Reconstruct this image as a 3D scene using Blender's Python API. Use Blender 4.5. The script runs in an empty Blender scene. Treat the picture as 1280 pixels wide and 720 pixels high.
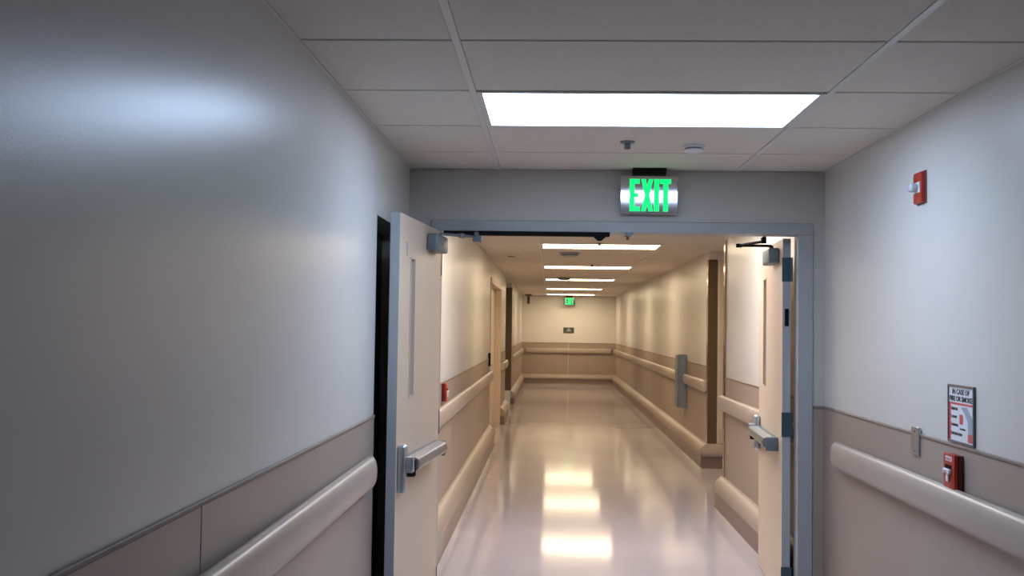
import bpy, bmesh, math, random
from mathutils import Vector, Matrix
random.seed(4)
S = bpy.context.scene
COL = S.collection

# ------------------------------------------------------------------ camera
CAM_H, YAW, PITCH, ROLL, FPX = 1.5577, math.radians(2.2067), math.radians(2.2084), math.radians(0.8207), 1267.3
cd = bpy.data.cameras.new('camera'); cam = bpy.data.objects.new('camera', cd); COL.objects.link(cam)
cd.sensor_width = 36.0; cd.lens = FPX / 1280 * 36.0; cd.clip_start = 0.02; cd.clip_end = 200
r0 = Vector((math.cos(YAW), math.sin(YAW), 0))
fw = Vector((-math.sin(YAW) * math.cos(PITCH), math.cos(YAW) * math.cos(PITCH), math.sin(PITCH)))
u0 = r0.cross(fw)
rr = r0 * math.cos(ROLL) + u0 * math.sin(ROLL)
uu = -r0 * math.sin(ROLL) + u0 * math.cos(ROLL)
M = Matrix((rr, uu, -fw)).transposed().to_4x4(); M.translation = (0, 0, CAM_H)
cam.matrix_world = M
S.camera = cam

# ------------------------------------------------------------------ world, exposure, lamps
w = bpy.data.worlds.new('world'); S.world = w; w.use_nodes = True
w.node_tree.nodes['Background'].inputs[0].default_value = (0.5, 0.6, 0.8, 1)
w.node_tree.nodes['Background'].inputs[1].default_value = 0.02
S.view_settings.view_transform = 'Standard'; S.view_settings.look = 'None'
S.view_settings.gamma = 1.0; S.view_settings.use_curve_mapping = False
S.view_settings.exposure = 0.0
NEAR_LAMP = ((0.64, 0.85, 1.17), 13.0)
MID_LAMP = ((1.0, 0.95, 0.94), 25.0)
FAR_LAMP = ((1.0, 0.80, 0.53), 15.5)

# ------------------------------------------------------------------ materials
def mat(name, col, rough=0.5, metal=0.0, spec=0.5, noise=0.0, nscale=8.0, bump=0.0, bscale=60.0, bdist=0.01,
        emit=None, estr=0.0, coat=0.0, trans=0.0, bump2=None, stretch=None):
    m = bpy.data.materials.new(name); m.use_nodes = True
    nt = m.node_tree; b = nt.nodes['Principled BSDF']
    b.inputs['Base Color'].default_value = (*col, 1); b.inputs['Roughness'].default_value = rough
    b.inputs['Metallic'].default_value = metal; b.inputs['Specular IOR Level'].default_value = spec
    b.inputs['Coat Weight'].default_value = coat; b.inputs['Transmission Weight'].default_value = trans
    tc = nt.nodes.new('ShaderNodeTexCoord'); src = tc.outputs['Object']
    if stretch:
        mp = nt.nodes.new('ShaderNodeMapping'); mp.inputs['Scale'].default_value = stretch
        nt.links.new(src, mp.inputs[0]); src = mp.outputs[0]
    if noise:
        n = nt.nodes.new('ShaderNodeTexNoise'); n.inputs['Scale'].default_value = nscale; n.inputs['Detail'].default_value = 4
        nt.links.new(src, n.inputs['Vector'])
        r = nt.nodes.new('ShaderNodeValToRGB')
        r.color_ramp.elements[0].position = 0.3; r.color_ramp.elements[1].position = 0.7
        r.color_ramp.elements[0].color = (*[c * (1 - noise) for c in col], 1)
        r.color_ramp.elements[1].color = (*[min(1, c * (1 + noise)) for c in col], 1)
        nt.links.new(n.outputs['Fac'], r.inputs[0]); nt.links.new(r.outputs[0], b.inputs['Base Color'])
    last = None
    for sc, st, ds in ([(bscale, bump, bdist)] if bump else []) + ([bump2] if bump2 else []):
        n = nt.nodes.new('ShaderNodeTexNoise'); n.inputs['Scale'].default_value = sc; n.inputs['Detail'].default_value = 2
        nt.links.new(src, n.inputs['Vector'])
        bp = nt.nodes.new('ShaderNodeBump'); bp.inputs['Strength'].default_value = st; bp.inputs['Distance'].default_value = ds
        nt.links.new(n.outputs['Fac'], bp.inputs['Height'])
        if last: nt.links.new(last, bp.inputs['Normal'])
        last = bp.outputs[0]
    if last: nt.links.new(last, b.inputs['Normal'])
    if emit:
        b.inputs['Emission Color'].default_value = (*emit, 1); b.inputs['Emission Strength'].default_value = estr
    return m

PAINT = mat('wall_paint', (0.66, 0.63, 0.59), 0.28, spec=0.42, noise=0.02, nscale=2.5, bump=0.12, bscale=260, bdist=0.002)
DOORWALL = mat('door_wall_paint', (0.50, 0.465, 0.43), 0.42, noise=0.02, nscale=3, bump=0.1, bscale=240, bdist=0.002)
TAUPE = mat('taupe_paint', (0.40, 0.37, 0.34), 0.45, noise=0.02, nscale=3, bump=0.1, bscale=240, bdist=0.002)
SHEET = mat('wainscot_sheet', (0.36, 0.285, 0.235), 0.36, noise=0.03, nscale=4, bump=0.12, bscale=320, bdist=0.002)
CAP = mat('cap_trim', (0.235, 0.175, 0.135), 0.6, noise=0.03)
RAILM = mat('rail_vinyl', (0.40, 0.33, 0.28), 0.33, noise=0.02, nscale=5, bump=0.05, bscale=300, bdist=0.001)
BASEM = mat('base_vinyl', (0.38, 0.305, 0.255), 0.4, noise=0.02, nscale=5)
COVE = mat('cove_vinyl', (0.20, 0.135, 0.115), 0.3, noise=0.04, nscale=6)
FLOORM = mat('floor_vinyl', (0.50, 0.45, 0.48), 0.09, spec=0.6, noise=0.04, nscale=1.6, bump=0.08, bscale=7, bdist=0.003,
             bump2=(1.7, 0.10, 0.010))
TILE = mat('ceiling_tile', (0.72, 0.655, 0.58), 0.9, spec=0.2, noise=0.03, nscale=30, bump=0.25, bscale=180, bdist=0.003)
PLENUM = mat('plenum_dark', (0.07, 0.06, 0.05), 0.9)
TEE = mat('tee_shaded', (0.10, 0.08, 0.06), 0.7, noise=0.03)  # dark colour stands in for the shadow in the tile joints
GRID = mat('grid_metal', (0.70, 0.67, 0.63), 0.35, noise=0.02)
CREAM = mat('door_cream', (0.64, 0.51, 0.39), 0.38, noise=0.03, nscale=3, bump=0.05, bscale=120, bdist=0.001)
FRAME = mat('frame_grey', (0.36, 0.37, 0.375), 0.38, noise=0.02)
EDGE = mat('door_edge_grey', (0.40, 0.41, 0.42), 0.4, noise=0.02)
STEEL = mat('brushed_steel', (0.50, 0.55, 0.60), 0.30, metal=0.9, noise=0.04, nscale=20)
GUARD = mat('corner_steel', (0.42, 0.33, 0.24), 0.16, metal=1.0, noise=0.05, nscale=3)
BRONZE = mat('bronze_panel', (0.11, 0.07, 0.035), 0.4, metal=0.0, noise=0.06, nscale=5)
CLOSER = mat('closer_grey', (0.15, 0.18, 0.20), 0.45, metal=0.3, noise=0.03)
HINGE = mat('hinge_steel', (0.06, 0.10, 0.12), 0.4, metal=0.4, noise=0.03)
BLACK = mat('black_metal', (0.006, 0.005, 0.005), 0.7, spec=0.15, noise=0.1)
SHADEGAP = mat('recess_shade', (0.10, 0.085, 0.06), 0.6, noise=0.05)  # shade of the door pocket, put into its dark colour
RED = mat('red_enamel', (0.42, 0.030, 0.016), 0.3, noise=0.05)
REDDK = mat('red_backplate', (0.16, 0.018, 0.008), 0.4, noise=0.05)
WHITE = mat('white_plastic', (0.75, 0.76, 0.78), 0.35, noise=0.01)
LENS = mat('strobe_lens', (0.75, 0.80, 0.86), 0.08, noise=0.02, trans=0.35)
GLASS = mat('lite_glass', (0.05, 0.045, 0.04), 0.06, noise=0.02, trans=0.5)
MIRROR = mat('mirror_panel', (0.46, 0.45, 0.46), 0.07, metal=1.0, noise=0.03)
GREYBOX = mat('blue_grey_metal', (0.24, 0.27, 0.33), 0.4, metal=0.2, noise=0.04)
PRINTW = mat('poster_white', (0.74, 0.75, 0.78), 0.35, noise=0.01)
PRINTR = mat('poster_red', (0.60, 0.10, 0.10), 0.4, noise=0.02)
PRINTK = mat('poster_black', (0.02, 0.03, 0.03), 0.4, noise=0.02)
PRINTG = mat('poster_grey', (0.36, 0.39, 0.46), 0.4, noise=0.03)
POSTERF = mat('poster_frame', (0.16, 0.13, 0.14), 0.4, noise=0.03)
SIGNG = mat('sign_slate', (0.055, 0.055, 0.055), 0.5, noise=0.05)
SIGNL = mat('sign_light_grey', (0.28, 0.28, 0.28), 0.5, noise=0.03)
GREEN = mat('exit_green', (0.0, 0.4, 0.12), 0.5, emit=(0.0, 1.0, 0.18), estr=1.25)
LAMP = {}
for k, (c, s) in dict(near=NEAR_LAMP, mid=MID_LAMP, far=FAR_LAMP).items():
    LAMP[k] = mat('lit_diffuser_' + k, (0.8, 0.8, 0.8), 0.6, emit=c, estr=s)

# ------------------------------------------------------------------ mesh helpers
class MB:
    def __init__(s): s.bm = bmesh.new()
    def box(s, x0, x1, y0, y1, z0, z1, bev=0.0, seg=2):
        r = bmesh.ops.create_cube(s.bm, size=1.0)
        vs = r['verts']
        for v in vs:
            v.co = Vector(((x0 + x1) / 2 + v.co.x * (x1 - x0), (y0 + y1) / 2 + v.co.y * (y1 - y0), (z0 + z1) / 2 + v.co.z * (z1 - z0)))
        if bev:
            es = list({e for v in vs for e in v.link_edges})
            bmesh.ops.bevel(s.bm, geom=es, offset=bev, segments=seg, affect='EDGES', profile=0.5)
        return s
    def sweep(s, prof, a, b):
        """closed profile [(o,z)]: prof points given as 3D functions a(o,z) and b(o,z) at the two ends"""
        va = [s.bm.verts.new(a(o, z)) for o, z in prof]; vb = [s.bm.verts.new(b(o, z)) for o, z in prof]
        n = len(prof)
        for i in range(n):
            j = (i + 1) % n; s.bm.faces.new((va[i], va[j], vb[j], vb[i]))
        s.bm.faces.new(va[::-1]); s.bm.faces.new(vb)
        return s
    def rod(s, p, q, r, seg=12):
        p, q = Vector(p), Vector(q); d = q - p
        m = Matrix.Translation((p + q) / 2) @ d.to_track_quat('Z', 'Y').to_matrix().to_4x4()
        bmesh.ops.create_cone(s.bm, cap_ends=True, segments=seg, radius1=r, radius2=r, depth=d.length, matrix=m)
        return s
    def lathe(s, prof, c=(0, 0, 0), seg=28):
        rings = []
        for r, z in prof:
            rings.append([s.bm.verts.new((c[0] + r * math.cos(2 * math.pi * i / seg), c[1] + r * math.sin(2 * math.pi * i / seg), c[2] + z)) for i in range(seg)])
        for A, B in zip(rings, rings[1:]):
            for i in range(seg):
                j = (i + 1) % seg; s.bm.faces.new((A[i], A[j], B[j], B[i]))
        s.bm.faces.new(rings[0][::-1]); s.bm.faces.new(rings[-1])
        return s
    def poly(s, pts, y0, y1):
        """extruded polygon in xz, between y0 and y1"""
        va = [s.bm.verts.new((x, y0, z)) for x, z in pts]; vb = [s.bm.verts.new((x, y1, z)) for x, z in pts]
        n = len(pts)
        for i in range(n):
            j = (i + 1) % n; s.bm.faces.new((va[i], va[j], vb[j], vb[i]))
        s.bm.faces.new(va[::-1]); s.bm.faces.new(vb)
        return s
    def build(s, name, m, parent=None, smooth=False, loc=None):
        bmesh.ops.recalc_face_normals(s.bm, faces=s.bm.faces[:])
        me = bpy.data.meshes.new(name); s.bm.to_mesh(me); s.bm.free()
        me.materials.append(m)
        if smooth:
            for p in me.polygons: p.use_smooth = True
            me.set_sharp_from_angle(angle=math.radians(40))
        o = bpy.data.objects.new(name, me); COL.objects.link(o)
        if parent: o.parent = parent
        if loc: o.location = loc
        return o

def tag(o, label=None, cat=None, group=None, kind=None):
    if label: o['label'] = label
    if cat: o['category'] = cat
    if group: o['group'] = group
    if kind: o['kind'] = kind
    return o
def thing(name, loc, label, cat, group=None, rotz=0.0, kind=None):
    o = bpy.data.objects.new(name, None); COL.objects.link(o); o.location = loc; o.rotation_euler = (0, 0, rotz)
    o.empty_display_size = 0.1
    return tag(o, label, cat, group, kind)
def part(o, label): o['label'] = label; return o
def copy_tree(o, parent=None):
    c = o.copy(); COL.objects.link(c)
    if parent: c.parent = parent
    for ch in list(o.children): copy_tree(ch, c)
    return c
def text_mesh(s, size, depth, m, name, parent, matrix, width=None, bold=0.0):
    cu = bpy.data.curves.new(name, 'FONT'); cu.body = s; cu.size = size; cu.extrude = depth; cu.offset = bold
    cu.align_x = 'LEFT'; cu.resolution_u = 2
    t = bpy.data.objects.new(name, cu); COL.objects.link(t)
    bpy.context.view_layer.update()
    me = bpy.data.meshes.new_from_object(t)
    bpy.data.objects.remove(t)
    if width:
        xs = [v.co.x for v in me.vertices]; k = width / (max(xs) - min(xs))
        for v in me.vertices: v.co.x = (v.co.x - min(xs)) * k
    me.transform(matrix); me.materials.clear(); me.materials.append(m)
    o = bpy.data.objects.new(name, me); COL.objects.link(o); o.parent = parent
    return o

CE = 2.45
WL, WR, D0, D1 = -0.81, 1.524, 5.705, 5.855     # near corridor, thickness of the door wall
FL, FS, FR, FE = -0.80, 1.55, 1.80, 28.3        # far corridor: left wall, right walls, end
RP0, RP1 = 9.1, 11.62                           # side passage on the right
LP0, LP1 = 18.0, 20.6                           # side passage on the left
DD0, DD1 = 13.45, 16.2                          # double door in the left wall
BACK = -3.5
T = 0.14

# ------------------------------------------------------------------ floor and ceiling
tag(MB().box(-3.0, 4.2, BACK - T, FE + T, -0.08, 0).build('floor', FLOORM), 'glossy pale lavender-grey sheet floor of the corridor', 'floor', kind='structure')
ceil = MB().box(-3.0, 4.2, BACK - T, FE + T, CE + 0.03, CE + 0.09).box(FR + 0.005, 4.0, RP0, RP1, CE, CE + 0.03).box(-2.8, FL - 0.005, LP0, LP1, CE, CE + 0.03).build('ceiling', PLENUM)
ceil.data.materials[0] = TILE
tag(ceil, 'suspended ceiling of long pale acoustic tiles in a metal grid', 'ceiling', kind='structure')

def grid(x0, xa, xb, x1, ystart, yend, mod, skip, y_anchor):
    """tile field; skip = set of row indices whose middle cell holds a lamp; row k starts at y_anchor+k*mod"""
    k = math.floor((ystart - y_anchor) / mod)
    cache = {}
    while y_anchor + k * mod < yend - 0.02:
        a = max(ystart, y_anchor + k * mod); b = min(yend, y_anchor + (k + 1) * mod)
        g = 0.008
        for (c0, c1, mid) in ((x0, xa, 0), (xa, xb, 1), (xb, x1, 0)):
            if mid and k in skip: continue
            if b - a < 0.05: continue
            key = (round(c1 - c0, 3), round(b - a, 3))
            if key not in cache:
                W, H = c1 - c0 - 0.024, b - a - 2 * g
                o = MB().box(-W / 2, W / 2, -H / 2, H / 2, 0, 0.014, 0.0025, 1).build('ceiling_tile', TILE, ceil)
                cache[key] = o.data
            else:
                o = bpy.data.objects.new('ceiling_tile', cache[key]); COL.objects.link(o); o.parent = ceil
            o.location = ((c0 + c1) / 2, (a + b) / 2, CE)
        if a > ystart + 0.02:
            for (c0, c1) in ((x0, xa), (xa, xb), (xb, x1)):
                MB().box(c0 + 0.012, c1 - 0.012, a - 0.012, a + 0.012, CE + 0.012, CE + 0.022).build('cross_tee', TEE, ceil)
        k += 1
    for x in (xa, xb):
        MB().box(x - 0.012, x + 0.012, ystart, yend, CE - 0.003, CE + 0.006).box(x - 0.003, x + 0.003, ystart, yend, CE + 0.006, CE + 0.029).build('main_runner', GRID, ceil)
    for x, s in ((x0, 1), (x1, -1)):
        p = sorted((x, x + s * 0.012))
        MB().box(p[0], p[1], ystart, yend, CE - 0.002, CE + 0.008).build('wall_angle', GRID, ceil)

XA, XB = -0.306, 1.036
FXA, FXB = -0.130, 1.192
NMOD, NANC = 0.6715, 3.797
FMOD, FANC = 0.6445, 6.89
FROWS = [0, 6, 12, 18, 25, 31]
grid(WL, XA, XB, WR, BACK, D0, NMOD, {0}, NANC)
grid(FL, FXA, FXB, FR, D1, FE, FMOD, set(FROWS), FANC)

def troffer(y, xa, xb, mod, key, label):
    t = thing('recessed_light', ((xa + xb) / 2, y + mod / 2, CE), label, 'ceiling light', 'recessed ceiling lights')
    W, H = (xb - xa) - 0.026, mod - 0.016
    fr = MB()
    b = 0.022
    fr.box(-W / 2, W / 2, -H / 2, -H / 2 + b, -0.004, 0.026).box(-W / 2, W / 2, H / 2 - b, H / 2, -0.004, 0.026)
    fr.box(-W / 2, -W / 2 + b, -H / 2 + b, H / 2 - b, -0.004, 0.026).box(W / 2 - b, W / 2, -H / 2 + b, H / 2 - b, -0.004, 0.026)
    fr.build('light_frame', GRID, t)
    part(MB().box(-W / 2 + b, W / 2 - b, -H / 2 + b, H / 2 - b, 0.004, 0.010).build('diffuser', LAMP[key], t), 'glowing white diffuser panel')
troffer(NANC, XA, XB, NMOD, 'near', 'large glowing white ceiling panel in front of the green exit sign')
FLAB = ['glowing ceiling panel just past the doorway, hidden behind the header', 'first and longest glowing panel seen through the doorway',
        'second glowing panel from the doorway in the far corridor', 'third glowing panel from the doorway, middle of the row of five',
        'fourth glowing panel from the doorway in the far corridor', 'last and shortest glowing panel, nearest the end wall']
for r, l in zip(FROWS, FLAB):
    troffer(FANC + r * FMOD, FXA, FXB, FMOD, 'mid' if r < 6 else 'far', l)

# ------------------------------------------------------------------ walls
def wall(name, boxes, m, label):
    b = MB()
    for q in boxes: b.box(*q)
    return tag(b.build(name, m), label, 'wall', kind='structure')
wl = wall('wall_left', [(WL - 0.20, WL, BACK, 4.66, 0, CE), (WL - 0.20, WL, 4.66, D0, 2.07, CE)], PAINT, 'near left wall, grey-white above a tan wainscot')
nich = MB().box(WL - 0.24, WL - 0.15, 4.66, D0, 0, 2.07).build('door_pocket', SHADEGAP, wl)
part(nich, 'recess in the wall behind the open left door, coloured dark as shade')
wr = wall('wall_right', [(WR, WR + T, BACK, D0, 0, CE)], PAINT, 'near right wall, bluish white above a tan wainscot')
wall('wall_back', [(WL - 0.2, WR + T, BACK - T, BACK, 0, CE)], TAUPE, 'wall closing the corridor behind the viewer')
OX0, OX1, OZ = -0.62, 1.374, 2.096              # clear door opening
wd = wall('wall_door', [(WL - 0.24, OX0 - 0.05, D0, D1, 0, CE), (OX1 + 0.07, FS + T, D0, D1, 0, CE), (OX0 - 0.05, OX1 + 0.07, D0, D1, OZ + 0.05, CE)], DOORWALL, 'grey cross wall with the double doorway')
wfl = wall('wall_far_left', [(FL - T, FL, D1, DD0, 0, CE), (FL - T, FL, DD0, DD1, 2.16, CE), (FL - T, FL, DD1, LP0, 0, CE), (FL - T, FL, LP1, FE, 0, CE),
                             (FL - T - 0.1, FL - T, DD0 - 0.1, DD1 + 0.1, 0, 2.3)], PAINT, 'cream far left wall beyond the doorway')
wfr = wall('wall_far_right', [(FS, FS + T, D1, RP0, 0, CE), (FR, FR + T, RP1, FE, 0, CE)], PAINT, 'cream far right wall beyond the doorway')
we = wall('wall_end', [(FL - T, FR + T, FE, FE + T, 0, CE)], PAINT, 'cream end wall closing the far corridor')
wall('wall_passage_right', [(FS + T, 3.6, RP0 - T, RP0, 0, CE), (FR + T, 3.6, RP1, RP1 + T, 0, CE), (3.6, 3.74, RP0 - T, RP1 + T, 0, CE)], PAINT, 'walls of the side passage opening on the right')
wall('wall_passage_left', [(-2.6, FL - T, LP0 - T, LP0, 0, CE), (-2.6, FL - T, LP1, LP1 + T, 0, CE), (-2.74, -2.6, LP0 - T, LP1 + T, 0, CE)], TAUPE, 'walls of the side passage opening on the left')

# wainscot panels and cap: face x, outward sign s
WZ = 1.132
def wainscot(parent, xf, s, y0, y1, seams, z0=0.02):
    ys = [y0] + [q for q in seams if y0 < q < y1] + [y1]
    for a, b in zip(ys, ys[1:]):
        p = sorted((xf, xf + s * 0.005))
        MB().box(p[0], p[1], a + 0.0025, b - 0.0025, z0, WZ, 0.0012, 1).build('wainscot_panel', SHEET, parent)
    p = sorted((xf, xf + s * 0.010))
    part(MB().box(p[0], p[1], y0, y1, WZ, WZ + 0.013, 0.003, 1).build('wainscot_cap', CAP, parent), 'thin darker tan cap strip')
def seams(start, step=2.44): return [start + i * step for i in range(-4, 14)]
wainscot(wl, WL, 1, BACK, 4.655, seams(2.347))
wainscot(wr, WR, -1, BACK, D0, seams(2.9, 3.4))
wainscot(wfl, FL, 1, D1, DD0 - 0.07, seams(8.5)); wainscot(wfl, FL, 1, DD1 + 0.07, LP0, []); wainscot(wfl, FL, 1, LP1, FE, seams(20.6))
wainscot(wfr, FS, -1, D1 + 0.02, RP0, [7.5]); wainscot(wfr, FR, -1, RP1, FE, seams(11.6))
# end wall + door wall pieces (faces along x)
for a, b in ((FL, 0.5), (0.5, FR)):
    MB().box(a + 0.01, b - 0.003, FE - 0.005, FE, 0.02, WZ, 0.0012, 1).build('wainscot_panel', SHEET, we)
MB().box(FL, FR, FE - 0.010, FE, WZ, WZ + 0.013).build('wainscot_cap', CAP, we)
MB().box(OX1 + 0.085, WR - 0.006, D0 - 0.005, D0, 0.02, WZ).build('wainscot_panel', SHEET, wd)
MB().box(OX1 + 0.085, WR - 0.006, D0 - 0.010, D0, WZ, WZ + 0.013).build('wainscot_cap', CAP, wd)

# ------------------------------------------------------------------ baseboards (bumper base)
BUMP = [(0, 0.27), (0.012, 0.27), (0.035, 0.258), (0.066, 0.230), (0.086, 0.200), (0.094, 0.170), (0.092, 0.150), (0.084, 0.135), (0, 0.13)]
KICK = [(0, 0.13), (0.080, 0.13), (0.078, 0.03), (0.086, 0.0), (0, 0.0)]
def run_y(name, xf, s, y0, y1, prof, m, parent=None, smooth=True):
    return MB().sweep(prof, lambda o, z: (xf + s * o, y0, z), lambda o, z: (xf + s * o, y1, z)).build(name, m, parent, smooth)
def base(name, xf, s, y0, y1, label):
    b = tag(run_y(name, xf, s, y0, y1, BUMP, BASEM), label, 'baseboard', kind='structure')
    part(run_y('kick_strip', xf, s, y0, y1, KICK, COVE, b), 'dark brown strip under the bumper')
base('baseboard_left', FL, 1, D1 + 0.02, DD0 - 0.07, 'tan bumper base along the far left wall by the doorway')
base('baseboard_left.001', FL, 1, DD1 + 0.07, LP0, 'short tan bumper base between far double door and left passage')
base('baseboard_left.002', FL, 1, LP1, FE - 0.11, 'tan bumper base of the left wall past the left side passage')
base('baseboard_right', FS, -1, D1 + 0.03, RP0, 'tan bumper base on the right wall just past the open right door')
base('baseboard_right.001', FR, -1, RP1, FE - 0.11, 'tan bumper base of the right wall past the side passage')
b = tag(MB().sweep(BUMP, lambda o, z: (FL, FE - o, z), lambda o, z: (FR, FE - o, z)).build('baseboard_end', BASEM, None, True), 'tan bumper base along the end wall', 'baseboard', kind='structure')
MB().sweep(KICK, lambda o, z: (FL, FE - o, z), lambda o, z: (FR, FE - o, z)).build('kick_strip', COVE, b, True)
# return of the base round the far corner of the right passage
b = tag(MB().sweep(BUMP, lambda o, z: (FR - o, RP1 - o, z), lambda o, z: (2.6, RP1 - o, z)).build('baseboard_return', BASEM, None, True), 'bumper base turning into the right side passage', 'baseboard', kind='structure')
MB().sweep(KICK, lambda o, z: (FR - o, RP1 - o, z), lambda o, z: (2.6, RP1 - o, z)).build('kick_strip', COVE, b, True)
NB = [(0, 0.10), (0.008, 0.10), (0.010, 0.02), (0.025, 0.0), (0, 0)]
tag(run_y('baseboard_near_left', WL + 0.0055, 1, BACK, 4.65, NB, COVE), 'low brown cove base of the near left wall', 'baseboard', kind='structure')
tag(run_y('baseboard_near_right', WR - 0.0055, -1, BACK, D0, NB, COVE), 'low brown cove base of the near right wall', 'baseboard', kind='structure')

# ------------------------------------------------------------------ handrails
RP = []
for i in range(13):
    a = math.pi / 2 - math.pi * i / 12
    RP.append((0.024 + 0.034 * max(0, math.cos(a)) ** 0.75, 0.918 + 0.069 * math.sin(a)))
RP = [(0.004, 0.970), (0.014, 0.984)] + RP + [(0.014, 0.852), (0.004, 0.866)]
def rail(xf, s, y0, y1, label, ends=(True, True)):
    t = thing('handrail', (xf, y0, 0), label, 'handrail', 'tan wall handrails')
    L = y1 - y0; e = 0.035
    a = e if ends[0] else 0; b = L - e if ends[1] else L
    MB().sweep(RP, lambda o, z: (s * (o + 0.002), a, z), lambda o, z: (s * (o + 0.002), b, z)).build('rail_body', RAILM, t, True)
    def endcap(yy, d):
        m = MB(); prev = None
        for q in range(6):
            f = math.cos(math.pi / 2 * q / 5); yq = yy + d * e * math.sin(math.pi / 2 * q / 5)
            ring = [m.bm.verts.new((s * (0.002 + 0.004 + (o - 0.004) * max(f, 0.12)), yq, 0.918 + (z - 0.918) * (0.75 + 0.25 * f))) for o, z in RP]
            if prev:
                n = len(ring)
                for i in range(n): j = (i + 1) % n; m.bm.faces.new((prev[i], prev[j], ring[j], ring[i]))
            prev = ring
        m.bm.faces.new(prev)
        m.build('end_cap', RAILM, t, True)
    if ends[0]: endcap(a, -1)
    if ends[1]: endcap(b, 1)
    return t
rail(WL + 0.005, 1, BACK, 4.45, 'long rounded tan handrail on the near left wall', (False, True))
rail(WR - 0.005, -1, BACK, 5.38, 'long rounded tan handrail under the red alarm box on the near right wall', (False, True))
rail(FL + 0.005, 1, D1 + 0.15, DD0 - 0.12, 'tan handrail on far left wall between open door and far double door')
rail(FL + 0.005, 1, DD1 + 0.12, LP0 - 0.05, 'short tan handrail on far left wall between far double door and dark passage')
rail(FL + 0.005, 1, LP1 + 0.05, FE - 0.10, 'tan handrail on far left wall past the dark passage up to the end wall')
rail(FS - 0.005, -1, D1 + 0.25, RP0 - 0.03, 'tan handrail on the right wall beside the open white door')
rail(FR - 0.005, -1, RP1 + 0.06, 13.40, 'short tan handrail on the right between steel corner and grey cabinet')
rail(FR - 0.005, -1, 13.75, FE - 0.10, 'tan handrail along far right wall beyond the grey cabinet')
t = thing('handrail', (0, FE, 0), 'tan handrail running across the end wall', 'handrail', 'tan wall handrails')
MB().sweep(RP, lambda o, z: (FL + 0.12, -0.005 - o, z), lambda o, z: (FR - 0.12, -0.005 - o, z)).build('rail_body', RAILM, t, True)

# corner guards
def guard(wall_, x, y, sx, sy, label, m=GUARD, m_side=None, wing=0.075, z1=2.36, z0=0.272):
    """steel angle screwed over a wall corner: a part of that wall, with its side wing as sub-part"""
    th = 0.007
    px = sorted((0, sx * wing)); py = sorted((0, -sy * th))
    f = MB().box(x + px[0] - (th if sx > 0 else 0), x + px[1] + (th if sx < 0 else 0), y + py[0], y + py[1], z0, z1, 0.002, 1).build('corner_guard', m, wall_)
    part(f, label)
    px = sorted((0, -sx * th)); py = sorted((0, sy * wing))
    MB().box(x + px[0], x + px[1], y + py[0], y + py[1], z0, z1, 0.002, 1).build('side_wing', m_side or m, f)
guard(wfr, FS - 0.005, RP0 + 0.001, 1, -1, 'steel corner guard at the near corner of the right passage')
guard(wfr, FR - 0.005, RP1, 1, 1, 'brown corner guard at the far corner of the right passage', m=BRONZE, m_side=GUARD, wing=0.10)
guard(wfl, FL + 0.005, LP1, -1, 1, 'dark facing at the far corner of the left passage, coloured as shade', m=BRONZE, wing=0.16, z0=0.275)  # dark brown stands in for the shaded return face of this passage
dj = tag(MB().box(FR + 0.11, FR + 0.20, RP1 - 0.02, RP1, 0.272, 2.36, 0.004, 1).build('trim_2', CREAM), 'cream upright trim strip inside the right side passage', 'trim', kind='structure')

# ------------------------------------------------------------------ door frame in the cross wall
fr = MB()
Y0, Y1 = D0 - 0.014, D1 + 0.012
fr.box(OX1, OX1 + 0.082, Y0, D0 + 0.03, 0, OZ, 0.003, 1).box(OX0 - 0.062, OX0, Y0, D0 + 0.03, 0, OZ, 0.003, 1)
fr.box(OX0 - 0.062, OX1 + 0.082, Y0, D0 + 0.03, OZ, OZ + 0.063, 0.003, 1)
fr.box(OX1 + 0.02, OX1 + 0.082, D0 + 0.03, Y1, 0, OZ + 0.02).box(OX0 - 0.062, OX0 - 0.02, D0 + 0.03, Y1, 0, OZ + 0.02)
fr.box(OX0 - 0.062, OX1 + 0.082, D0 + 0.03, Y1, OZ + 0.003, OZ + 0.06)
frame = tag(fr.build('trim_1', FRAME), 'blue-grey steel frame of the double doorway', 'door frame', kind='structure')
bar = MB().box(OX0 + 0.01, 0.325, Y0 - 0.018, Y0 + 0.03, OZ - 0.024, OZ - 0.0005, 0.003, 1).build('header_bar', BLACK, frame)
part(bar, 'black bar along the left half of the header')
part(MB().box(-0.445, -0.395, Y0 - 0.02, Y0 + 0.05, OZ - 0.060, OZ - 0.024, 0.004, 1).build('bar_bracket', CLOSER, bar), 'grey shoe hanging from the black bar')
MB().poly([(0.235, OZ - 0.024), (0.305, OZ - 0.024), (0.280, OZ - 0.046), (0.258, OZ - 0.046)], Y0 - 0.01, Y0 + 0.03).build('bar_bracket', BLACK, bar)
MB().poly([(0.41, OZ), (0.46, OZ), (0.445, OZ - 0.018), (0.425, OZ - 0.018)], Y0 + 0.0, Y0 + 0.04).build('roller_latch', CLOSER, frame)

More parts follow.
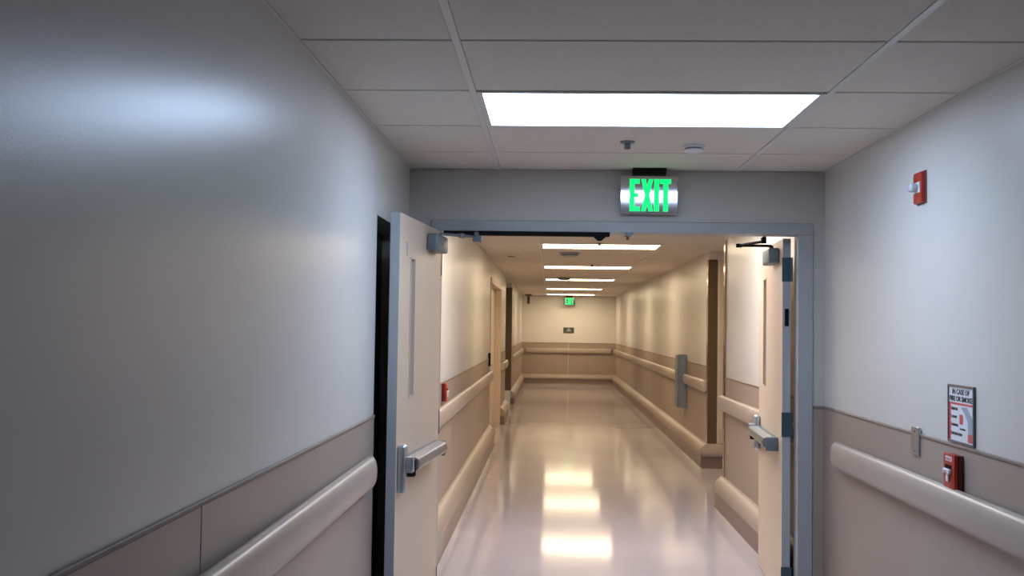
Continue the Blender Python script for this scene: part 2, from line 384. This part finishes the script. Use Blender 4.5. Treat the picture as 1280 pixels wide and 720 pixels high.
# ------------------------------------------------------------------ the two big door leaves
LW, LT, LZ0, LZ1 = 0.985, 0.045, 0.012, 2.088
def make_leaf(name, loc, ang, label):
    """local x: hinge to free edge, local y: push face outwards (face at 0)"""
    t = thing(name, loc, label, 'door', None, ang, 'structure')
    u0, u1, z0, z1 = 0.665, 0.750, 1.215, 1.885
    e = 0.004
    m = MB()
    m.box(e, u0, -LT, 0, LZ0, LZ1).box(u1, LW - e, -LT, 0, LZ0, LZ1)
    m.box(u0, u1, -LT, 0, LZ0, z0).box(u0, u1, -LT, 0, z1, LZ1)
    m.build('door_leaf', CREAM, t)
    part(MB().box(0, e, -LT, 0, LZ0, LZ1).build('hinge_edge', EDGE, t), 'grey hinge edge')
    part(MB().box(LW - e, LW, -LT, 0, LZ0, LZ1).build('latch_edge', EDGE, t), 'grey latch edge')
    f = MB(); q = 0.008
    for a, b, c, d in ((u0 - q, u1 + q, z0 - q, z0), (u0 - q, u1 + q, z1, z1 + q), (u0 - q, u0, z0, z1), (u1, u1 + q, z0, z1)):
        f.box(a, b, 0, 0.005, c, d); f.box(a, b, -LT - 0.005, -LT, c, d)
    lf = f.build('window_frame', CREAM, t)
    MB().box(u0, u1, -LT / 2 - 0.004, -LT / 2 + 0.004, z0, z1).build('window_pane', GLASS, lf)
    # panic hardware
    c = MB().box(0.900, 0.962, 0, 0.040, 0.775, 1.000, 0.014, 3).build('latch_case', STEEL, t, True)
    MB().box(0.912, 0.950, 0.036, 0.075, 0.870, 0.945, 0.008, 2).build('latch_head', STEEL, c, True)
    p = MB().box(0.14, 0.900, 0, 0.030, 0.855, 0.935, 0.004, 1).build('bar_rail', CLOSER, t)
    MB().sweep([(0.030, 0.862), (0.064, 0.866), (0.084, 0.882), (0.088, 0.905), (0.080, 0.925), (0.062, 0.934), (0.030, 0.936)],
               lambda o, z: (0.17, o, z), lambda o, z: (0.86, o, z)).build('push_bar', STEEL, p, True)
    part(MB().box(0.862, 0.898, 0.030, 0.070, 0.845, 0.925, 0.004, 1).build('bar_end', BLACK, p), 'black end block of the push bar')
    part(MB().box(0.135, 0.168, 0.0, 0.070, 0.855, 0.936, 0.006, 2).build('bar_end', CLOSER, p, True), 'grey end block by the hinge')
    for hz in (1.91, 1.024, 0.15):
        h = MB().box(-0.0045, 0.0, -LT + 0.001, 0.004, hz - 0.069, hz + 0.069)
        h.rod((-0.004, -LT - 0.004, hz - 0.069), (-0.004, -LT - 0.004, hz + 0.069), 0.007)
        part(h.build('hinge', HINGE, t), 'dark steel hinge')
    MB().box(0.12, 0.40, 0, 0.062, 1.955, 2.045, 0.012, 3).build('closer_body', CLOSER, t, True)
    return t
aL = math.atan2(4.705 - 5.70, -0.711 + 0.62)
dL = make_leaf('door_1', (OX0, 5.685, 0), aL, 'left door standing open toward the viewer, cream face with steel push bar')
aR = math.atan2(0.98, 0.068)
dR = make_leaf('door_2', (1.328, D1 + 0.012, 0), aR, 'right door swung open away from the viewer, white-lit face seen at a glancing angle')
part(MB().box(0.83, 0.845, 0.0, 0.003, 1.895, 1.96).build('door_plate', FRAME, dL), 'tiny grey plate high on the leaf')
part(MB().box(-0.0055, 0.001, -0.034, -0.012, 1.585, 1.685).build('bolt_plate', BLACK, dR), 'black bolt plate in the door edge')
def closer_arm(door, A, Bp, Cp, m1, m2):
    """A in local space on the closer, B elbow and C shoe in world space"""
    inv = (Matrix.Translation(door.location) @ Matrix.Rotation(door.rotation_euler.z, 4, 'Z')).inverted()
    cb = [c for c in door.children if c.name.startswith('closer_body')][0]
    pts = [Vector(A), inv @ Vector(Bp), inv @ Vector(Cp)]
    m = MB().rod(pts[0], pts[0] + Vector((0, 0, -0.03)), 0.012).rod(pts[0], pts[1], 0.008).rod(pts[1], pts[2], 0.008).rod(pts[1] + Vector((0, 0, 0.010)), pts[1] - Vector((0, 0, 0.012)), 0.018)
    m.build('closer_arm', m1, cb, True)
    c = pts[2]
    MB().rod(c + Vector((0, 0, 0.02)), c - Vector((0, 0, 0.012)), 0.016).rod(c + Vector((0.03, 0, 0.016)), c + Vector((-0.03, 0, 0.016)), 0.012).build('arm_shoe', m2, cb, True)
closer_arm(dL, (0.22, 0.035, 2.056), (-0.50, 5.60, 2.062), (-0.42, 5.685, 2.062), CLOSER, CLOSER)
closer_arm(dR, (0.20, 0.035, 2.062), (1.135, 6.18, 2.072), (1.225, 5.90, 2.074), BLACK, BLACK)

# ------------------------------------------------------------------ far double door in the left wall
d3 = thing('door_3', (FL, DD0, 0), 'cream double door recessed in the far left wall', 'door', kind='structure')
L3 = DD1 - DD0
f = MB().box(-T + 0.004, 0.012, -0.055, 0.012, 0, 2.148).box(-T + 0.004, 0.012, L3 - 0.012, L3 + 0.055, 0, 2.148).box(-T + 0.004, 0.012, -0.055, L3 + 0.055, 2.148, 2.215)
f.build('door_frame', CREAM, d3)
for k in (0, 1):
    a = 0.015 + k * (L3 - 0.02) / 2; b = (k + 1) * (L3 - 0.02) / 2
    lf = MB().box(-T + 0.005, -T + 0.05, a, b, 0.01, 2.14, 0.002, 1).build('door_leaf', CREAM, d3)
    y = b - 0.09 if k == 0 else a + 0.09
    MB().rod((-T + 0.05, y, 1.0), (-T + 0.09, y, 1.0), 0.012).rod((-T + 0.09, y, 1.0), (-T + 0.09, y + (-0.11 if k == 0 else 0.11), 1.0), 0.010).build('door_handle', STEEL, lf, True)

# ------------------------------------------------------------------ exit signs
def exit_sign(loc, k, label, mirror=True):
    t = thing('exit_sign', loc, label, 'exit sign')
    W, z0, z1 = 0.318 * k, -0.252, -0.040
    cz = z1
    part(MB().box(-0.092 * k, 0.092 * k, -0.035, 0.035, cz + 0.002, 0.0, 0.003, 1).build('ceiling_mount', BLACK, t), 'black ceiling mount')
    pn = MB().box(-W / 2, W / 2, -0.006, 0.006, z0, z1, 0.002, 1).build('sign_panel', MIRROR if mirror else BLACK, t)
    pn.rotation_euler.x = 0.014
    h = 0.180; zb = z0 + 0.013; st = 0.030
    def bx(m, x0, x1, za, zc): m.box(x0, x1, -0.0095, -0.006, za, zc)
    xs = [-0.108 * k, -0.040 * k, 0.030 * k, 0.062 * k]
    s_ = st * 0.9 * k
    e = MB(); x = -0.108 * k
    bx(e, x, x + s_, zb, zb + h); bx(e, x + s_, x + 0.058 * k, zb, zb + 0.026); bx(e, x + s_, x + 0.055 * k, zb + h - 0.026, zb + h); bx(e, x + s_, x + 0.048 * k, zb + 0.078, zb + 0.102)
    e.build('letter', GREEN, pn)
    xx = MB(); x0, x1 = -0.044 * k, 0.022 * k; s2 = 0.024 * k
    xx.poly([(x0, zb), (x0 + s2, zb), (x1, zb + h), (x1 - s2, zb + h)], -0.0095, -0.0062)
    xx.poly([(x1 - s2, zb), (x1, zb), (x0 + s2, zb + h), (x0, zb + h)], -0.0100, -0.0060)
    xx.build('letter', GREEN, pn)
    i_ = MB(); bx(i_, 0.028 * k, 0.028 * k + s_, zb, zb + h); i_.build('letter', GREEN, pn)
    tt = MB(); bx(tt, 0.078 * k, 0.078 * k + s_, zb, zb + h - 0.026); bx(tt, 0.060 * k, 0.121 * k, zb + h - 0.026, zb + h); tt.build('letter', GREEN, pn)
    return t
exit_sign((0.538, 5.64, CE), 1.0, 'green lit EXIT sign hanging over the double doorway')
exit_sign((0.508, FE - 0.25, CE - 0.01), 1.0, 'small distant green EXIT sign by the end wall')

# ------------------------------------------------------------------ sprinklers, detectors
def sprinkler(x, y, label, k=1.0):
    t = thing('sprinkler_head', (x, y, CE), label, 'sprinkler', 'ceiling sprinkler heads')
    part(MB().lathe([(0.036 * k, 0), (0.034 * k, -0.006), (0.012 * k, -0.010)]).build('escutcheon', CLOSER, t, True), 'dark round plate')
    MB().lathe([(0.010 * k, -0.008), (0.010 * k, -0.020), (0.013 * k, -0.024), (0.008 * k, -0.034 * k)]).box(-0.014 * k, -0.010 * k, -0.003, 0.003, -0.034, -0.01).box(0.010 * k, 0.014 * k, -0.003, 0.003, -0.034, -0.01).lathe([(0.014 * k, -0.034), (0.014 * k, -0.037)]).build('sprinkler_body', CLOSER, t)
sprinkler(0.355, 4.824, 'sprinkler head between the near ceiling light and exit sign')
sprinkler(0.730, 9.77, 'small sprinkler head showing just under the doorway header')
sprinkler(0.500, 10.60, 'sprinkler head just before the first far ceiling light', 0.9)
sprinkler(0.572, 14.28, 'sprinkler head just before the second far ceiling light', 0.9)
def detector(x, y, label, m, r=0.052, h=0.034):
    t = thing('smoke_detector', (x, y, CE), label, 'smoke detector')
    MB().lathe([(r, 0), (r * 1.02, -h * 0.35), (r * 0.9, -h * 0.4)]).build('detector_base', m, t, True)
    part(MB().lathe([(r * 0.82, -h * 0.40), (r * 0.80, -h * 0.62)]).build('vent_ring', CLOSER, t, True), 'dark vent ring')
    MB().lathe([(r * 0.90, -h * 0.62), (r * 0.88, -h * 0.8), (r * 0.62, -h), (0.004, -h * 1.02)]).build('detector_cap', m, t, True)
detector(0.682, 4.917, 'round white smoke detector right of the exit sign', WHITE)
detector(0.215, 12.04, 'dark round ceiling dome just behind the first far light', FRAME, 0.12, 0.05)
detector(0.228, 17.95, 'dark round ceiling dome just before the third far light', FRAME, 0.12, 0.05)
t = thing('ceiling_vent', (-0.50, 12.6, CE), 'small round vent in the left side of the far ceiling', 'vent')
MB().lathe([(0.10, 0), (0.10, -0.006), (0.07, -0.012), (0.01, -0.012)]).build('vent_plate', TILE, t, True)
MB().lathe([(0.05, -0.012), (0.045, -0.020)]).build('vent_core', CAP, t, True)
t = thing('security_camera', (-0.60, 27.2, CE), 'dark brown camera hanging from ceiling at far left corner', 'camera')
MB().box(-0.09, 0.09, -0.05, 0.05, -0.05, 0.0, 0.01, 2).build('camera_bracket', BRONZE, t, True)
MB().box(-0.04, 0.04, -0.05, 0.06, -0.26, -0.05, 0.02, 3).build('camera_body', BRONZE, t, True)

# ------------------------------------------------------------------ things on the right wall
t = thing('fire_strobe', (WR, 4.22, 2.155), 'red alarm strobe with clear lens high on the right wall', 'alarm strobe')
part(MB().box(-0.006, 0, -0.052, 0.052, -0.068, 0.068, 0.002, 1).build('back_plate', REDDK, t), 'dark red back plate')
MB().box(-0.022, -0.004, -0.048, 0.048, -0.064, 0.064, 0.006, 2).build('strobe_body', RED, t, True)
part(MB().box(-0.025, -0.022, -0.036, 0.036, -0.022, 0.022).build('lens_plate', WHITE, t), 'white reflector plate')
part(MB().box(-0.055, -0.024, -0.020, 0.026, -0.017, 0.017, 0.010, 3).build('strobe_lens', LENS, t, True), 'clear domed lens')

def pull_station(loc, s, label):
    """s=-1: on a right-hand wall (faces -x); +1 on a left-hand wall"""
    t = thing('fire_alarm_pull', loc, label, 'fire alarm')
    def B(o0, o1, *a, **k):
        x = sorted((s * o0, s * o1)); return MB().box(x[0], x[1], *a, **k)
    part(B(0, 0.022, -0.050, 0.050, -0.065, 0.065, bev=0.003, seg=1).build('back_box', REDDK, t), 'dark red back box')
    B(0.022, 0.036, -0.052, 0.052, -0.068, 0.068, bev=0.004, seg=2).build('front_plate', RED, t, True)
    part(B(0.036, 0.037, -0.030, 0.030, 0.040, 0.058).build('logo_strip', WHITE, t), 'white lettered strip')
    part(B(0.0365, 0.039, -0.026, 0.026, 0.012, 0.026).build('recess_shadow', BLACK, t), 'black strip standing in for shadow in the slot over the handle')  # black strip paints the shadow inside the handle recess
    h = B(0.036, 0.048, -0.030, 0.030, -0.006, 0.012, bev=0.003, seg=2)
    x = sorted((s * 0.036, s * 0.044)); h.box(x[0], x[1], -0.010, 0.010, -0.036, -0.006, 0.002, 1)
    part(h.build('pull_handle', WHITE, t), 'white T-shaped handle')
    rot = Matrix.Rotation(-math.pi / 2 * (1 if s < 0 else -1), 4, 'Z') @ Matrix.Rotation(math.pi / 2, 4, 'X')
    off = Vector((s * 0.0375, 0.026 if s < 0 else -0.026, 0.043))
    tx = text_mesh('FIRE', 0.015, 0.0003, PRINTR, 'lettering', t, Matrix.Translation(off) @ rot, 0.052)
    off = Vector((s * 0.0485, 0.018 if s < 0 else -0.018, -0.003))
    text_mesh('PULL', 0.012, 0.0003, PRINTR, 'lettering', t, Matrix.Translation(off) @ rot, 0.036)
    return t
pull_station((WR - 0.005, 3.845, 1.044), -1, 'red fire alarm pull box on the near right wall under the poster')
pull_station((FL + 0.005, 7.50, 1.070), 1, 'small red fire alarm pull box beside the left door on the far wall')

t = thing('wall_plate', (WR - 0.005, 4.27, 1.112), 'small grey steel plate left of the fire poster', 'wall plate')
MB().box(-0.010, 0, -0.044, 0.044, -0.058, 0.058, 0.003, 2).build('cover_plate', STEEL, t)
for z in (-0.04, 0.04): MB().rod((-0.012, 0, z), (-0.009, 0, z), 0.004).build('screw', CLOSER, t)

# fire instructions poster
t = thing('fire_poster', (WR, 3.818, 1.258), 'white and red fire instruction poster in dark frame on right wall', 'poster')
PW, PH = 0.118, 0.108
f = MB()
for a in ((-PW, PW, PH - 0.008, PH), (-PW, PW, -PH, -PH + 0.008)): f.box(-0.010, 0, a[0], a[1], a[2], a[3])
for a in ((-PW, -PW + 0.007), (PW - 0.007, PW)): f.box(-0.010, 0, a[0], a[1], -PH + 0.008, PH - 0.008)
f.build('poster_frame', POSTERF, t)
sh = MB().box(-0.006, -0.001, -PW + 0.007, PW - 0.007, -PH + 0.008, PH - 0.008).build('poster_sheet', PRINTW, t)
r = MB()
r.box(-0.0066, -0.006, -0.110, 0.110, 0.034, 0.042)                 # red rule (left of sheet is +y)
r.box(-0.0066, -0.006, 0.094, 0.111, -0.099, 0.034)
part(r.build('red_border', PRINTR, sh), 'red rule and side band')
rot = Matrix.Rotation(-math.pi / 2, 4, 'Z') @ Matrix.Rotation(math.pi / 2, 4, 'X')
def pt(s_, y, z, size, width, m, n='lettering', bold=0.0):
    return text_mesh(s_, size, 0.0003, m, n, sh, Matrix.Translation((-0.0068, y, z)) @ rot, width, bold)
pt('IN CASE OF', 0.078, 0.074, 0.026, 0.155, PRINTK, bold=0.0008)
pt('FIRE OR SMOKE', 0.104, 0.048, 0.026, 0.205, PRINTK, bold=0.0008)
for z, wd_, wi in ((0.014, 'RESCUE', 0.055), (-0.016, 'ALARM', 0.046), (-0.046, 'CONFINE', 0.058), (-0.078, 'EXTINGUISH', 0.095)):
    pt(wd_, 0.084, z, 0.013, wi, PRINTK, bold=0.0006)
    part(MB().box(-0.0070, -0.0066, 0.088, 0.104, z - 0.002, z + 0.013, 0).build('bullet', PRINTW if False else PRINTR, sh), 'red bullet')
# pictogram: red alarm box and a grey sleeve reaching down
g = MB().box(-0.0067, -0.006, -0.018, 0.012, -0.036, 0.000, 0)
part(g.build('red_pictogram', PRINTR, sh), 'red alarm box pictogram')
g = MB().sweep([(0.0, 0.026), (-0.055, 0.030), (-0.100, -0.008), (-0.104, -0.066), (-0.066, -0.070), (-0.060, -0.020), (-0.026, 0.010)],
               lambda o, z: (-0.0066, o, z), lambda o, z: (-0.006, o, z))
part(g.build('grey_pictogram', PRINTG, sh), 'grey arm pictogram')
part(MB().box(-0.0067, -0.006, -0.100, -0.062, -0.096, -0.066).build('red_pictogram', PRINTR, sh), 'red extinguisher pictogram')
part(MB().box(-0.0067, -0.006, -0.040, 0.010, -0.056, -0.050).build('grey_pictogram', PRINTK, sh), 'short dark caption')

# ------------------------------------------------------------------ things in the far corridor
t = thing('wall_cabinet', (FR - 0.005, 13.43, 0.53), 'narrow blue-grey cabinet on the far right wall across the handrail', 'cabinet')
MB().box(-0.10, 0, 0.0, 0.28, 0, 0.70, 0.006, 2).build('cabinet_body', GREYBOX, t)
dd = MB().box(-0.118, -0.101, 0.004, 0.276, 0.01, 0.69, 0.004, 1).build('cabinet_door', GREYBOX, t)
MB().rod((-0.128, 0.03, 0.28), (-0.128, 0.03, 0.40), 0.006).build('cabinet_handle', STEEL, dd)
t = thing('card_reader', (FL, 13.12, 1.135), 'black card reader beside the far double door', 'card reader')
MB().box(0, 0.03, -0.05, 0.05, -0.085, 0.085, 0.006, 2).build('reader_body', BLACK, t, True)
MB().box(0.03, 0.033, -0.035, 0.035, 0.02, 0.06).build('reader_window', CLOSER, t)
t = thing('wall_sign', (0.505, FE, 1.50), 'dark grey direction sign in the middle of the end wall', 'sign')
sp = MB().box(-0.148, 0.148, -0.02, 0, -0.082, 0.070, 0.004, 1).build('sign_board', SIGNG, t)
part(MB().poly([(-0.020, 0.045), (0.030, 0.045), (0.045, 0.0), (0.085, -0.04), (-0.085, -0.04), (-0.045, 0.0)], -0.022, -0.020).build('sign_mark', SIGNL, sp), 'lighter grey mark')

print('objects', len(bpy.data.objects))
